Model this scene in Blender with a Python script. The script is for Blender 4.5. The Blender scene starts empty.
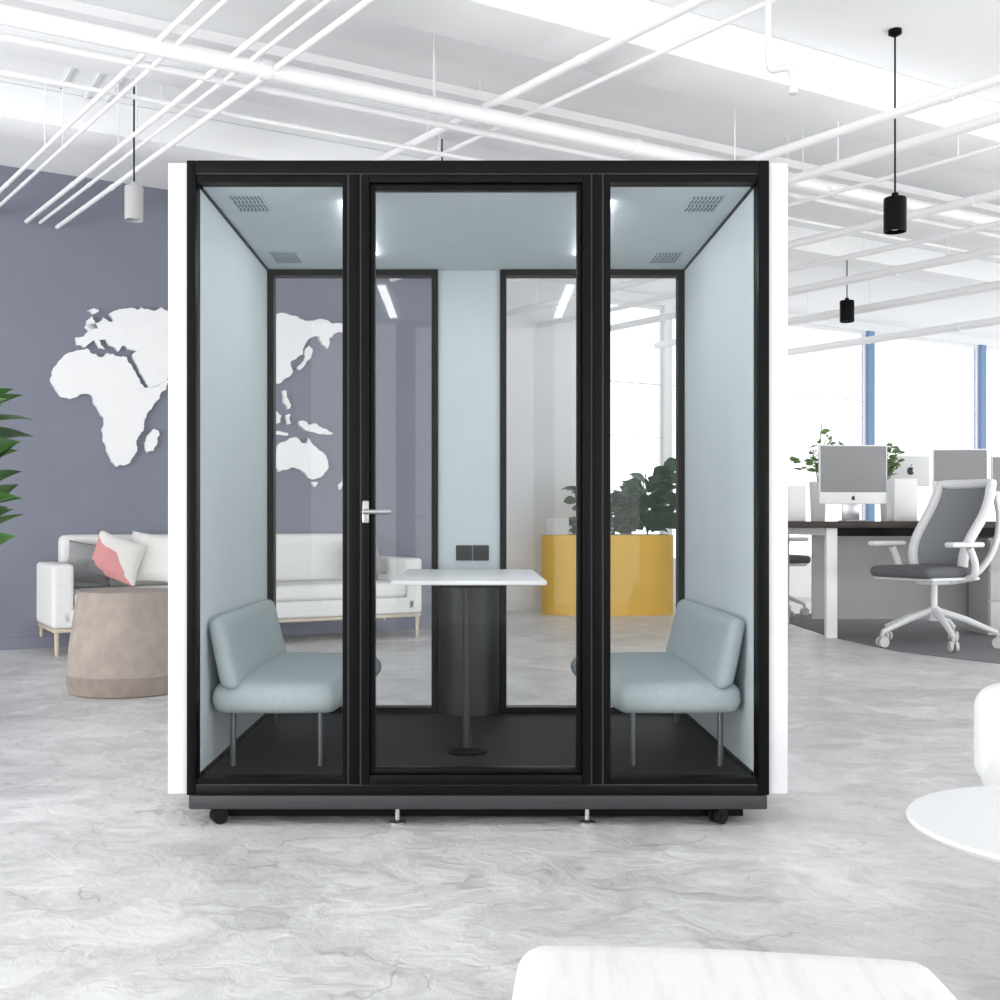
import bpy, bmesh, math, random
from mathutils import Vector, Matrix
random.seed(7)
F=1130.0; CZ=1.07
def W(px,py,d): return Vector(((px-473)*d/F, d-4, CZ-(py-523)*d/F))
def lin(c): 
    c=c/255.0
    return c/12.92 if c<=0.04045 else ((c+0.055)/1.055)**2.4
def rgb(r,g,b): return (lin(r),lin(g),lin(b),1)
# ---------- materials
def mat(name,col,rough=0.5,metal=0.0,var=0.04,nscale=8,bump=0.0,bscale=60,spec=0.5,emit=0.0,sheen=0.0):
    m=bpy.data.materials.new(name); m.use_nodes=True
    nt=m.node_tree; b=nt.nodes['Principled BSDF']
    c=rgb(*col)
    b.inputs['Roughness'].default_value=rough; b.inputs['Metallic'].default_value=metal
    b.inputs['Specular IOR Level'].default_value=spec
    tc=nt.nodes.new('ShaderNodeTexCoord')
    n=nt.nodes.new('ShaderNodeTexNoise'); n.inputs['Scale'].default_value=nscale; n.inputs['Detail'].default_value=4
    nt.links.new(tc.outputs['Object'],n.inputs['Vector'])
    r=nt.nodes.new('ShaderNodeValToRGB')
    r.color_ramp.elements[0].position=0.3; r.color_ramp.elements[1].position=0.7
    r.color_ramp.elements[0].color=tuple(x*(1-var) for x in c[:3])+(1,)
    r.color_ramp.elements[1].color=tuple(min(1,x*(1+var)) for x in c[:3])+(1,)
    nt.links.new(n.outputs['Fac'],r.inputs['Fac']); nt.links.new(r.outputs['Color'],b.inputs['Base Color'])
    if bump>0:
        n2=nt.nodes.new('ShaderNodeTexNoise'); n2.inputs['Scale'].default_value=bscale; n2.inputs['Detail'].default_value=3
        nt.links.new(tc.outputs['Object'],n2.inputs['Vector'])
        bp=nt.nodes.new('ShaderNodeBump'); bp.inputs['Strength'].default_value=bump; bp.inputs['Distance'].default_value=0.01
        nt.links.new(n2.outputs['Fac'],bp.inputs['Height']); nt.links.new(bp.outputs['Normal'],b.inputs['Normal'])
    if emit>0:
        b.inputs['Emission Color'].default_value=c; b.inputs['Emission Strength'].default_value=emit
    if sheen>0: b.inputs['Sheen Weight'].default_value=sheen
    return m
def glassmat(name,tint=(1,1,1),refl=1.0):
    m=bpy.data.materials.new(name); m.use_nodes=True
    nt=m.node_tree; nt.nodes.clear()
    o=nt.nodes.new('ShaderNodeOutputMaterial'); t=nt.nodes.new('ShaderNodeBsdfTransparent'); t.inputs[0].default_value=tint+(1,)
    g=nt.nodes.new('ShaderNodeBsdfGlossy'); g.inputs['Roughness'].default_value=0.0
    fr=nt.nodes.new('ShaderNodeFresnel'); fr.inputs['IOR'].default_value=1.45
    mu=nt.nodes.new('ShaderNodeMath'); mu.operation='MULTIPLY'; mu.inputs[1].default_value=refl
    mx=nt.nodes.new('ShaderNodeMixShader')
    nt.links.new(fr.outputs[0],mu.inputs[0]); nt.links.new(mu.outputs[0],mx.inputs[0])
    nt.links.new(t.outputs[0],mx.inputs[1]); nt.links.new(g.outputs[0],mx.inputs[2]); nt.links.new(mx.outputs[0],o.inputs[0])
    return m
M={}
M['white']=mat('white_paint',(240,241,242),0.45,var=0.01)
M['ceil']=mat('ceiling_paint',(247,248,249),0.7,var=0.01,nscale=1)
M['pipe']=mat('pipe_paint',(246,246,247),0.45,var=0.0)
M['graywall']=mat('gray_wall_paint',(124,127,141),0.75,var=0.03,nscale=2,bump=0.05)
M['shell']=mat('pod_shell_white',(232,233,235),0.35,var=0.01)
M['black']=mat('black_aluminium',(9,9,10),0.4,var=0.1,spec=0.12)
M['seam']=mat('seam_highlight_gray',(66,68,71),0.5,var=0.05,spec=0.2)  # lighter gray stands in for highlights along the frame joints
M['darkgray']=mat('dark_gray_metal',(56,57,59),0.45,var=0.05,spec=0.3)
M['column']=mat('dark_column_metal',(72,73,75),0.4,metal=0.7,var=0.03,spec=0.3)
M['panel']=mat('pod_felt_blue',(206,215,219),0.9,var=0.02,bump=0.05,bscale=200)
M['podceil']=mat('pod_ceiling_blue',(212,221,225),0.85,var=0.02,spec=0.1)
M['fabric']=mat('bench_fabric',(174,185,188),0.95,var=0.05,nscale=60,bump=0.3,bscale=250)
M['podfloor']=mat('pod_carpet_charcoal',(36,36,38),0.6,var=0.25,nscale=40,bump=0.2,bscale=150,spec=0.2)
M['steel']=mat('brushed_steel',(170,170,172),0.3,metal=0.9,var=0.05)
M['leggray']=mat('gray_leg_metal',(95,98,101),0.35,metal=0.6,var=0.05)
M['tabletop']=mat('white_laminate',(238,239,240),0.35,var=0.01)
M['led']=mat('led_diffuser',(255,255,255),0.4,var=0.0,emit=20.0)
M['rubber']=mat('black_rubber',(16,16,18),0.6,var=0.1,spec=0.2)
M['sofa']=mat('sofa_fabric',(226,226,225),0.95,var=0.03,nscale=30,bump=0.2,bscale=200)
M['wood']=mat('pale_wood',(198,186,166),0.5,var=0.1,nscale=12)
M['concrete']=mat('taupe_concrete',(162,151,143),0.8,var=0.12,nscale=10,bump=0.3,bscale=40)
M['concreteband']=mat('taupe_base',(148,136,128),0.8,var=0.12,nscale=14)
M['pilgray']=mat('pillow_gray',(150,150,152),0.95,var=0.08,nscale=30,bump=0.2,bscale=200)
M['pilwhite']=mat('pillow_white',(244,242,238),0.95,var=0.02,nscale=30,bump=0.2,bscale=200)
M['leaf']=mat('leaf_green',(56,100,40),0.35,var=0.55,nscale=5)
M['leaf2']=mat('leaf_dark_green',(46,84,46),0.35,var=0.5,nscale=6)
M['leafy']=mat('leaf_light_green',(128,158,100),0.45,var=0.3,nscale=9)
M['stem']=mat('stem_green',(84,104,52),0.7,var=0.2)
M['yellow']=mat('mustard_paint',(232,184,62),0.5,var=0.03,spec=0.2)
M['soil']=mat('soil',(60,48,38),0.95,var=0.3,nscale=40,bump=0.5)
M['desktop']=mat('dark_wood_top',(66,60,57),0.4,var=0.15,nscale=6,spec=0.2)
M['deskgray']=mat('desk_panel_gray',(166,167,165),0.7,var=0.02)
M['deskgray2']=mat('cabinet_gray',(196,196,196),0.5,var=0.02)
M['mesh']=mat('chair_mesh_gray',(142,144,148),0.8,var=0.06,nscale=50,bump=0.3,bscale=200)
M['seatgray']=mat('chair_seat_gray',(96,98,102),0.85,var=0.06,nscale=50,bump=0.3,bscale=200)
M['screen']=mat('screen_gray',(134,135,137),0.35,var=0.02)
M['carpet']=mat('carpet_gray',(122,123,126),0.95,var=0.15,nscale=25,bump=0.4,bscale=120)
M['blue']=mat('blue_column_paint',(118,146,184),0.5,var=0.03)
M['glass']=glassmat('clear_glass',(0.985,0.99,0.99),0.25)
M['rglass']=glassmat('rear_glass',(0.985,0.99,0.99),0.7)
M['wglass']=glassmat('window_glass',(0.98,0.99,1.0),0.5)
M['grille']=mat('vent_dark',(92,100,105),0.7)
M['ventplate']=mat('vent_plate',(194,205,210),0.7)
M['drape']=mat('pale_wall_panel',(226,228,231),0.6,var=0.02)
M['stool']=mat('white_plastic',(228,229,230),0.4,var=0.01,spec=0.3)
def streaks():
    m=mat('white_wood_grain',(232,232,232),0.6,var=0.0,spec=0.2)
    nt=m.node_tree; b=nt.nodes['Principled BSDF']
    tc=nt.nodes.new('ShaderNodeTexCoord'); mp_=nt.nodes.new('ShaderNodeMapping'); mp_.inputs['Scale'].default_value=(30,3,3)
    n=nt.nodes.new('ShaderNodeTexNoise'); n.inputs['Scale'].default_value=1.8; n.inputs['Detail'].default_value=4
    nt.links.new(tc.outputs['Object'],mp_.inputs[0]); nt.links.new(mp_.outputs[0],n.inputs['Vector'])
    r=nt.nodes.new('ShaderNodeValToRGB'); e=r.color_ramp.elements; e[0].position=0.3; e[0].color=rgb(220,220,219); e[1].position=0.5; e[1].color=rgb(228,228,228)
    nt.links.new(n.outputs['Fac'],r.inputs[0]); nt.links.new(r.outputs[0],b.inputs['Base Color'])
    return m
M['streak']=streaks()
def pillow_pattern():
    # patch pattern: gray cushion with a blush-pink diagonal patch and a white band
    m=mat('pillow_pattern',(225,190,190),0.95,var=0.0)
    nt=m.node_tree; b=nt.nodes['Principled BSDF']
    tc=nt.nodes.new('ShaderNodeTexCoord'); sx=nt.nodes.new('ShaderNodeSeparateXYZ'); nt.links.new(tc.outputs['Object'],sx.inputs[0])
    n=nt.nodes.new('ShaderNodeTexNoise'); n.inputs['Scale'].default_value=5; nt.links.new(tc.outputs['Object'],n.inputs['Vector'])
    a=nt.nodes.new('ShaderNodeMath'); a.operation='MULTIPLY_ADD'; a.inputs[1].default_value=1.3; nt.links.new(sx.outputs['X'],a.inputs[0])
    z=nt.nodes.new('ShaderNodeMath'); z.operation='MULTIPLY'; z.inputs[1].default_value=0.9; nt.links.new(sx.outputs['Z'],z.inputs[0]); nt.links.new(z.outputs[0],a.inputs[2])
    c=nt.nodes.new('ShaderNodeMath'); c.operation='MULTIPLY_ADD'; c.inputs[1].default_value=0.25; nt.links.new(n.outputs['Fac'],c.inputs[0]); nt.links.new(a.outputs[0],c.inputs[2])
    d=nt.nodes.new('ShaderNodeMath'); d.operation='ADD'; d.inputs[1].default_value=0.37; nt.links.new(c.outputs[0],d.inputs[0])
    r=nt.nodes.new('ShaderNodeValToRGB'); r.color_ramp.interpolation='CONSTANT'; e=r.color_ramp.elements
    e[0].color=rgb(206,205,204); e[1].position=0.36; e[1].color=rgb(128,127,131)
    x=e.new(0.5); x.color=rgb(214,150,150); x=e.new(0.72); x.color=rgb(228,226,222)
    nt.links.new(d.outputs[0],r.inputs[0]); nt.links.new(r.outputs[0],b.inputs['Base Color'])
    return m
M['pilpat']=pillow_pattern()
def floormat():
    m=bpy.data.materials.new('floor_troweled_concrete'); m.use_nodes=True
    nt=m.node_tree; L=nt.links; b=nt.nodes['Principled BSDF']
    b.inputs['Specular IOR Level'].default_value=0.6
    tc=nt.nodes.new('ShaderNodeTexCoord')
    def noise(s,d,dist,rough=0.55,vec=None):
        n=nt.nodes.new('ShaderNodeTexNoise'); n.inputs['Scale'].default_value=s; n.inputs['Detail'].default_value=d
        n.inputs['Distortion'].default_value=dist; n.inputs['Roughness'].default_value=rough
        L.new(vec or tc.outputs['Object'],n.inputs['Vector']); return n
    def ramp(src,p0,c0,p1,c1):
        r=nt.nodes.new('ShaderNodeValToRGB'); e=r.color_ramp.elements
        e[0].position=p0; e[0].color=(c0,c0,c0,1); e[1].position=p1; e[1].color=(c1,c1,c1,1); L.new(src,r.inputs[0]); return r.outputs[0]
    def mul(a,b_,f=1.0):
        x=nt.nodes.new('ShaderNodeMix'); x.data_type='RGBA'; x.blend_type='MULTIPLY'; 
        if isinstance(f,float): x.inputs[0].default_value=f
        else: L.new(f,x.inputs[0])
        L.new(a,x.inputs[6]); L.new(b_,x.inputs[7]); return x.outputs[2]
    def math_(op,a,b_=None,v=None):
        x=nt.nodes.new('ShaderNodeMath'); x.operation=op; L.new(a,x.inputs[0])
        if b_ is not None: L.new(b_,x.inputs[1])
        elif v is not None: x.inputs[1].default_value=v
        return x.outputs[0]
    wn=noise(3.0,3,0.0,0.5)
    sub=nt.nodes.new('ShaderNodeVectorMath'); sub.operation='SUBTRACT'; sub.inputs[1].default_value=(0.5,0.5,0.5); L.new(wn.outputs['Color'],sub.inputs[0])
    scl=nt.nodes.new('ShaderNodeVectorMath'); scl.operation='SCALE'; scl.inputs['Scale'].default_value=0.6; L.new(sub.outputs[0],scl.inputs[0])
    adv=nt.nodes.new('ShaderNodeVectorMath'); adv.operation='ADD'; L.new(tc.outputs['Object'],adv.inputs[0]); L.new(scl.outputs[0],adv.inputs[1])
    n1=noise(0.9,6,0.3); n2=noise(4.5,6,0.2,0.58,adv.outputs[0]); n4=noise(3.2,3,0.3); n5=noise(20,5,0.0,0.6)
    def vor(scale,feat):
        v=nt.nodes.new('ShaderNodeTexVoronoi'); v.inputs['Scale'].default_value=scale; v.feature=feat
        L.new(adv.outputs[0],v.inputs['Vector']); return v
    ve=vor(2.8,'DISTANCE_TO_EDGE'); vc=vor(2.8,'F1'); ve2=vor(6,'DISTANCE_TO_EDGE'); vc2=vor(6,'F1')
    base=nt.nodes.new('ShaderNodeValToRGB'); e=base.color_ramp.elements
    e[0].position=0.32; e[0].color=rgb(208,208,208); e[1].position=0.68; e[1].color=rgb(230,230,230)
    L.new(n1.outputs['Fac'],base.inputs[0])
    sp=nt.nodes.new('ShaderNodeSeparateColor'); L.new(vc.outputs['Color'],sp.inputs[0])
    sp2=nt.nodes.new('ShaderNodeSeparateColor'); L.new(vc2.outputs['Color'],sp2.inputs[0])
    c=mul(base.outputs[0],ramp(sp.outputs[0],0,0.92,1,1.03))
    c=mul(c,ramp(sp2.outputs[1],0,0.93,1,1.03))
    c=mul(c,ramp(n2.outputs['Fac'],0.38,0.84,0.58,1.03))
    c=mul(c,ramp(n5.outputs['Fac'],0.35,0.97,0.6,1.02))
    mask=ramp(n4.outputs['Fac'],0.56,0.0,0.61,1.0)
    c=mul(c,ramp(ve.outputs['Distance'],0.0,0.72,0.025,1.0),mask)
    mask2=ramp(n4.outputs['Color'],0.58,0.0,0.64,0.7)
    c=mul(c,ramp(ve2.outputs['Distance'],0.0,0.80,0.03,1.0),mask2)
    L.new(c,b.inputs['Base Color'])
    rr=nt.nodes.new('ShaderNodeMapRange'); rr.inputs[3].default_value=0.24; rr.inputs[4].default_value=0.48
    L.new(n2.outputs['Fac'],rr.inputs[0]); L.new(rr.outputs[0],b.inputs['Roughness'])
    h=math_('ADD',n2.outputs['Fac'],math_('MULTIPLY',sp2.outputs[1],None,0.35))
    h=math_('ADD',h,math_('MULTIPLY',sp.outputs[0],None,0.5))
    h=math_('ADD',h,math_('MULTIPLY',n5.outputs['Fac'],None,0.12))
    bp=nt.nodes.new('ShaderNodeBump'); bp.inputs['Strength'].default_value=0.7; bp.inputs['Distance'].default_value=0.03
    L.new(h,bp.inputs['Height']); L.new(bp.outputs[0],b.inputs['Normal'])
    return m
M['floor']=floormat()
# ---------- mesh helpers
def add(bm,tmp,mx=None):
    if mx is not None: bmesh.ops.transform(tmp,matrix=mx,verts=tmp.verts)
    me=bpy.data.meshes.new('t'); tmp.to_mesh(me); tmp.free(); bm.from_mesh(me); bpy.data.meshes.remove(me)
def bx(bm,x0,x1,y0,y1,z0,z1,bev=0.0,seg=2,mx=None):
    t=bmesh.new(); bmesh.ops.create_cube(t,size=1)
    for v in t.verts:
        v.co=Vector(((x0+x1)/2+v.co.x*(x1-x0),(y0+y1)/2+v.co.y*(y1-y0),(z0+z1)/2+v.co.z*(z1-z0)))
    if bev>0: bmesh.ops.bevel(t,geom=t.edges[:],offset=bev,segments=seg,affect='EDGES',profile=0.5)
    add(bm,t,mx)
def lathe(bm,prof,seg=32,c=(0,0,0),mx=None):
    t=bmesh.new(); rings=[]
    for r,z in prof:
        if r<1e-5: rings.append([t.verts.new((c[0],c[1],c[2]+z))])
        else: rings.append([t.verts.new((c[0]+r*math.cos(2*math.pi*i/seg),c[1]+r*math.sin(2*math.pi*i/seg),c[2]+z)) for i in range(seg)])
    for a,b in zip(rings,rings[1:]):
        for i in range(seg):
            j=(i+1)%seg
            if len(a)==1 and len(b)==1: continue
            if len(a)==1: t.faces.new((a[0],b[i],b[j]))
            elif len(b)==1: t.faces.new((a[i],a[j],b[0]))
            else: t.faces.new((a[i],a[j],b[j],b[i]))
    bmesh.ops.recalc_face_normals(t,faces=t.faces[:])
    add(bm,t,mx)
def cyl(bm,p0,p1,r0,r1=None,seg=20):
    if r1 is None: r1=r0
    p0=Vector(p0);p1=Vector(p1); d=p1-p0
    q=d.to_track_quat('Z','Y').to_matrix().to_4x4()
    lathe(bm,[(0,0),(r0,0),(r1,d.length),(0,d.length)],seg,mx=Matrix.Translation(p0)@q)
def tube(bm,pts,r,seg=10,smooth=0):
    pts=[Vector(p) for p in pts]
    for _ in range(smooth):
        n=[pts[0]]
        for a,b in zip(pts,pts[1:]): n+= [a*0.75+b*0.25,a*0.25+b*0.75]
        n.append(pts[-1]); pts=n
    t=bmesh.new(); rings=[]
    tan=(pts[1]-pts[0]).normalized(); up=Vector((0,0,1)) if abs(tan.z)<0.9 else Vector((1,0,0))
    nrm=tan.cross(up).normalized()
    for i,p in enumerate(pts):
        a=pts[max(0,i-1)]; b=pts[min(len(pts)-1,i+1)]; tn=(b-a).normalized()
        nrm=(nrm-tn*nrm.dot(tn)).normalized(); bn=tn.cross(nrm)
        rr=r[i] if isinstance(r,list) and not smooth else (r if not isinstance(r,list) else r[0]+(r[-1]-r[0])*i/(len(pts)-1))
        rings.append([t.verts.new(p+nrm*rr*math.cos(2*math.pi*k/seg)+bn*rr*math.sin(2*math.pi*k/seg)) for k in range(seg)])
    for a,b in zip(rings,rings[1:]):
        for k in range(seg): t.faces.new((a[k],a[(k+1)%seg],b[(k+1)%seg],b[k]))
    t.faces.new(rings[0]); t.faces.new(rings[-1])
    bmesh.ops.recalc_face_normals(t,faces=t.faces[:])
    add(bm,t)
def rcush(bm,x0,x1,y0,y1,z0,z1,r,bulge=0.0,n=16,fn=None,mx=None):
    t=bmesh.new(); bmesh.ops.create_cube(t,size=2); bmesh.ops.subdivide_edges(t,edges=t.edges[:],cuts=n,use_grid_fill=True)
    cx,cy,cz=(x0+x1)/2,(y0+y1)/2,(z0+z1)/2; h=Vector(((x1-x0)/2,(y1-y0)/2,(z1-z0)/2)); r=min(r,min(h)*0.999)
    for v in t.verts:
        a,b,c=v.co
        w=lambda q: math.copysign(1-(1-abs(q))**1.5,q)
        p=Vector((w(a)*h.x,w(b)*h.y,w(c)*h.z))
        q=Vector((max(-h.x+r,min(h.x-r,p.x)),max(-h.y+r,min(h.y-r,p.y)),max(-h.z+r,min(h.z-r,p.z))))
        d=p-q
        if d.length>1e-9: p=q+d.normalized()*r
        p.z+=bulge*(1-a*a)*(1-b*b)*(1 if c>0 else -0.3)*abs(c)
        p+=Vector((cx,cy,cz))
        v.co=fn(p) if fn else p
    add(bm,t,mx)
def pillow(bm,w,h,t0,mx):
    t=bmesh.new(); n=14; top=[];bot=[]
    for i in range(n+1):
        ra=[];rb=[]
        for j in range(n+1):
            a=-1+2*i/n;b=-1+2*j/n
            x=a*w/2*(1-0.09*(1-b*b)); y=b*h/2*(1-0.09*(1-a*a)); z=t0/2*(max(0,(1-a**4)*(1-b**4)))**0.55
            v=t.verts.new((x,y,z)); ra.append(v)
            rb.append(v if i in(0,n) or j in(0,n) else t.verts.new((x,y,-z)))
        top.append(ra);bot.append(rb)
    for i in range(n):
        for j in range(n):
            t.faces.new((top[i][j],top[i+1][j],top[i+1][j+1],top[i][j+1]))
            f=(bot[i][j],bot[i][j+1],bot[i+1][j+1],bot[i+1][j])
            try: t.faces.new(f)
            except ValueError: pass
    bmesh.ops.recalc_face_normals(t,faces=t.faces[:])
    add(bm,t,mx)
def leaf(bm,base,dr,L,Wd,droop=0.5,n=7,roll=0.0,zmin=None):
    base=Vector(base); dr=Vector(dr).normalized(); side=dr.cross(Vector((0,0,1)))
    if side.length<0.05: side=Vector((1,0,0))
    side.normalize(); side=Matrix.Rotation(roll,3,dr)@side; prev=None; p=base.copy(); d=dr.copy()
    for i in range(n+1):
        s=i/n; w=Wd*math.sin(math.pi*min(1,max(0.03,s**0.8)))*0.5+0.001
        up=side.cross(d).normalized()
        co=[p-side*w+up*w*0.25,p,p+side*w+up*w*0.25]
        if zmin is not None:
            for q in co: q.z=max(q.z,zmin)
        l,c,r_=[bm.verts.new(q) for q in co]
        if prev:
            bm.faces.new((prev[0],prev[1],c,l)); bm.faces.new((prev[1],prev[2],r_,c))
        prev=(l,c,r_); p=p+d*(L/n); d=(d+Vector((0,0,-droop/n))).normalized()
def poly_prism(bm,pts2,y0,y1):
    vs=[bm.verts.new((x,y0,z)) for x,z in pts2]
    f=bm.faces.new(vs); r=bmesh.ops.extrude_face_region(bm,geom=[f])
    for g in r['geom']:
        if isinstance(g,bmesh.types.BMVert): g.co.y=y1
    bmesh.ops.recalc_face_normals(bm,faces=bm.faces[:])
def prism(bm,pts,z0,z1):
    vs=[bm.verts.new((x,y,z0)) for x,y in pts]; f=bm.faces.new(vs); r=bmesh.ops.extrude_face_region(bm,geom=[f])
    for g in r['geom']:
        if isinstance(g,bmesh.types.BMVert): g.co.z=z1
    bmesh.ops.recalc_face_normals(bm,faces=bm.faces[:])
LOC={}
col=bpy.context.scene.collection
def thing(name,loc,label,category,rot=0.0,world=False,group=None):
    o=bpy.data.objects.new(name,None); o.empty_display_size=0.1; col.objects.link(o)
    o.location=loc; o.rotation_euler=(0,0,rot); o['label']=label; o['category']=category
    if group: o['group']=group
    LOC[o]=Vector(loc) if world else Vector((0,0,0)); return o
def mk(name,bm,m,parent=None,smooth=True,angle=35,label=None):
    me=bpy.data.meshes.new(name)
    xs=[v.co for v in bm.verts]
    mn=Vector((min(v.x for v in xs),min(v.y for v in xs),min(v.z for v in xs))); mxx=Vector((max(v.x for v in xs),max(v.y for v in xs),max(v.z for v in xs)))
    c=(mn+mxx)/2
    if parent is None: c.z=mn.z
    bmesh.ops.translate(bm,vec=-c,verts=bm.verts); bm.to_mesh(me); bm.free()
    if smooth:
        for p in me.polygons: p.use_smooth=True
        me.set_sharp_from_angle(angle=math.radians(angle))
    me.materials.append(M[m] if isinstance(m,str) else m)
    o=bpy.data.objects.new(name,me); col.objects.link(o)
    if parent is not None: o.parent=parent; o.location=c-LOC[parent]; 
    else: o.location=c
    LOC[o]=c
    if label: o['label']=label
    return o
def box(name,x0,x1,y0,y1,z0,z1,m,parent=None,bev=0.0,label=None):
    bm=bmesh.new(); bx(bm,min(x0,x1),max(x0,x1),min(y0,y1),max(y0,y1),z0,z1,bev); return mk(name,bm,m,parent,label=label)
def structure(o): o['kind']='structure'; return o
def single(o,label,cat,group=None):
    o['label']=label;o['category']=cat
    if group:o['group']=group
    return o
def copy_thing(o,loc,rot=None,label=None):
    def rec(s,par):
        n=s.copy(); col.objects.link(n)
        if par is not None: n.parent=par; n.matrix_parent_inverse=s.matrix_parent_inverse
        for ch in s.children: rec(ch,n)
        return n
    n=rec(o,None); n.location=loc
    if rot is not None: n.rotation_euler=(0,0,rot)
    if label: n['label']=label
    return n
TH=math.radians(30); U=Vector((math.cos(TH),math.sin(TH),0)); V=Vector((-math.sin(TH),math.cos(TH),0))
G0=Vector((-3.98,5.5,0)); SL=math.tan(TH); CH=4.08
def gy(x): return 5.5+SL*(x+3.98)
def wy(x): return 7.23+SL*(x+3.98)
XE=0.09
# ---------- room
def slab(name,pts,z0,z1,m):
    bm=bmesh.new(); prism(bm,pts,z0,z1)
    return mk(name,bm,m,smooth=False)
rp=[(-9,-8),(14,-8),(14,wy(14)),(XE-0.75,wy(XE-0.75)),(XE,gy(XE)),(-9,gy(-9))]
structure(slab('floor',rp,-0.1,0,'floor'))
structure(slab('ceiling',rp,CH,CH+0.1,'ceil'))
def wallbox(bm,org,s0,s1,t0,t1,z0,z1,bev=0):
    mx=Matrix.Translation(org)@Matrix.Rotation(TH,4,'Z'); bx(bm,s0,s1,t0,t1,z0,z1,bev,mx=mx)
bm=bmesh.new(); wallbox(bm,G0,-5.8,4.70,0,0.12,0,CH); structure(mk('wall_left',bm,'graywall'))
sR=4.70
bm=bmesh.new(); wallbox(bm,G0,sR-0.12,sR,0.12,1.5,0,CH); structure(mk('wall_return',bm,'drape'))
bm=bmesh.new(); wallbox(bm,G0,-5.8,4.70,-0.015,0,0,0.10); structure(mk('baseboard_left',bm,'graywall'))
WO=Vector((-3.98,7.23,0))
def sAt(px,org,d0):
    k=(px-473)/F; return ((d0)*k+3.98)/(math.cos(TH)-math.sin(TH)*k)
def sW(px): return sAt(px,WO,11.23)
def sG(px): return sAt(px,G0,9.5)
SEND=20.7
bm=bmesh.new(); wallbox(bm,WO,3.9,sW(576),0,0.15,0,CH); structure(mk('wall_back',bm,'drape'))
bm=bmesh.new(); wallbox(bm,WO,sW(576),SEND,0,0.15,0,0.55); structure(mk('wall_sill',bm,'white'))
bm=bmesh.new(); wallbox(bm,WO,sW(576),SEND,0,0.15,3.95,CH); structure(mk('trim_1',bm,'white'))
edges=[sW(576),sW(668),sW(760),sW(871),sW(983),sW(1085),sW(1180),SEND]
for i in range(len(edges)-1):
    a,b=edges[i]+0.06,edges[i+1]-0.06
    bm=bmesh.new()
    for z0,z1 in((0.55,0.60),(3.90,3.95),(2.9,2.915),(2.2,2.21)): wallbox(bm,WO,a,b,0.04,0.08,z0,z1)
    for s0,s1 in((a,a+0.03),(b-0.03,b)): wallbox(bm,WO,s0,s1,0.045,0.075,0.60,3.90)
    w=structure(mk('window_%d'%(i+1),bm,'white'))
    bm=bmesh.new(); wallbox(bm,WO,a+0.03,b-0.03,0.06,0.068,0.60,3.90); mk('glass',bm,'wglass',w)
for i in range(1,len(edges)-1):
    bm=bmesh.new(); wallbox(bm,WO,edges[i]-0.06,edges[i]+0.06,-0.02,0.12,0.55,3.95)
    structure(mk('trim_%d'%(i+1),bm,'blue' if i in(3,4,5) else 'white'))
tn=20
def beam(px,py,zb,thick,s0):
    global tn
    d=(zb-CZ)*F/(523-py); p=Vector(((px-473)*d/F,d-4,0))
    bm=bmesh.new(); mx=Matrix.Translation(p)@Matrix.Rotation(TH,4,'Z')
    bx(bm,s0,11,0,thick,zb,CH-0.001,0.01,mx=mx)
    structure(mk('trim_%d'%tn,bm,'ceil')); tn+=1
beam(700,62,3.80,0.45,-10.5); beam(800,190,3.84,0.4,-11.5); beam(800,250,3.84,0.4,-11.5)
def moulding(px,py,w,h):
    global tn
    d=(CH-CZ)*F/(523-py); p=Vector(((px-473)*d/F,d-4,0)); bm=bmesh.new(); mx=Matrix.Translation(p)@Matrix.Rotation(TH,4,'Z')
    for s in (1.0,0.78,0.5):
        a,b=w*s/2,h*s/2; t=0.02
        bx(bm,-a,a,-b,-b+t,CH-0.02,CH-0.001,mx=mx); bx(bm,-a,a,b-t,b,CH-0.02,CH-0.001,mx=mx)
        bx(bm,-a,-a+t,-b,b,CH-0.02,CH-0.001,mx=mx); bx(bm,a-t,a,-b,b,CH-0.02,CH-0.001,mx=mx)
    structure(mk('trim_%d'%tn,bm,'drape')); tn+=1
moulding(20,60,1.3,1.3); moulding(205,140,1.6,0.9)
Wd=Vector((-0.589,0.809,0))
def farlen(p,dr):
    best=99
    for s in [i*0.02 for i in range(1,1500)]:
        q=p+dr*s
        lim=gy(q.x) if q.x<XE else wy(q.x)
        if q.y>lim-0.06 or q.x<-9 or q.x>13.9 or q.y<-7: best=s-0.02;break
    return best
def pipe(px,py,z,r,dr,near=None,square=False,label='white painted pipe running under the ceiling'):
    d=(z-CZ)*F/(523-py); p=Vector(((px-473)*d/F,d-4,z))
    f=farlen(p,dr); n=farlen(p,-dr) if near is None else near
    a=p-dr*n; b=p+dr*f
    bm=bmesh.new()
    if square:
        L=(b-a).length; mx=Matrix.Translation(a)@dr.to_track_quat('X','Z').to_matrix().to_4x4()
        bx(bm,0,L,-r,r,-r*0.5,r*0.5,mx=mx)
    else:
        cyl(bm,a,b,r,seg=14)
    L=(b-a).length; k=1.2
    while k<L-0.4 and not square:
        q=a+dr*k; cyl(bm,q,q+dr*0.06,r*1.15,seg=14); k+=2.6
    o=mk('ceiling_pipe',bm,'pipe'); single(o,label,'pipe','pipes under the ceiling')
    k=0.8
    while k<L-0.2:
        q=a+dr*k; bm=bmesh.new(); cyl(bm,q+Vector((0,0,r*0.4)),Vector((q.x,q.y,CH)),0.005,seg=8); mk('hanger_rod',bm,'pipe',o); k+=3.1
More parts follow.
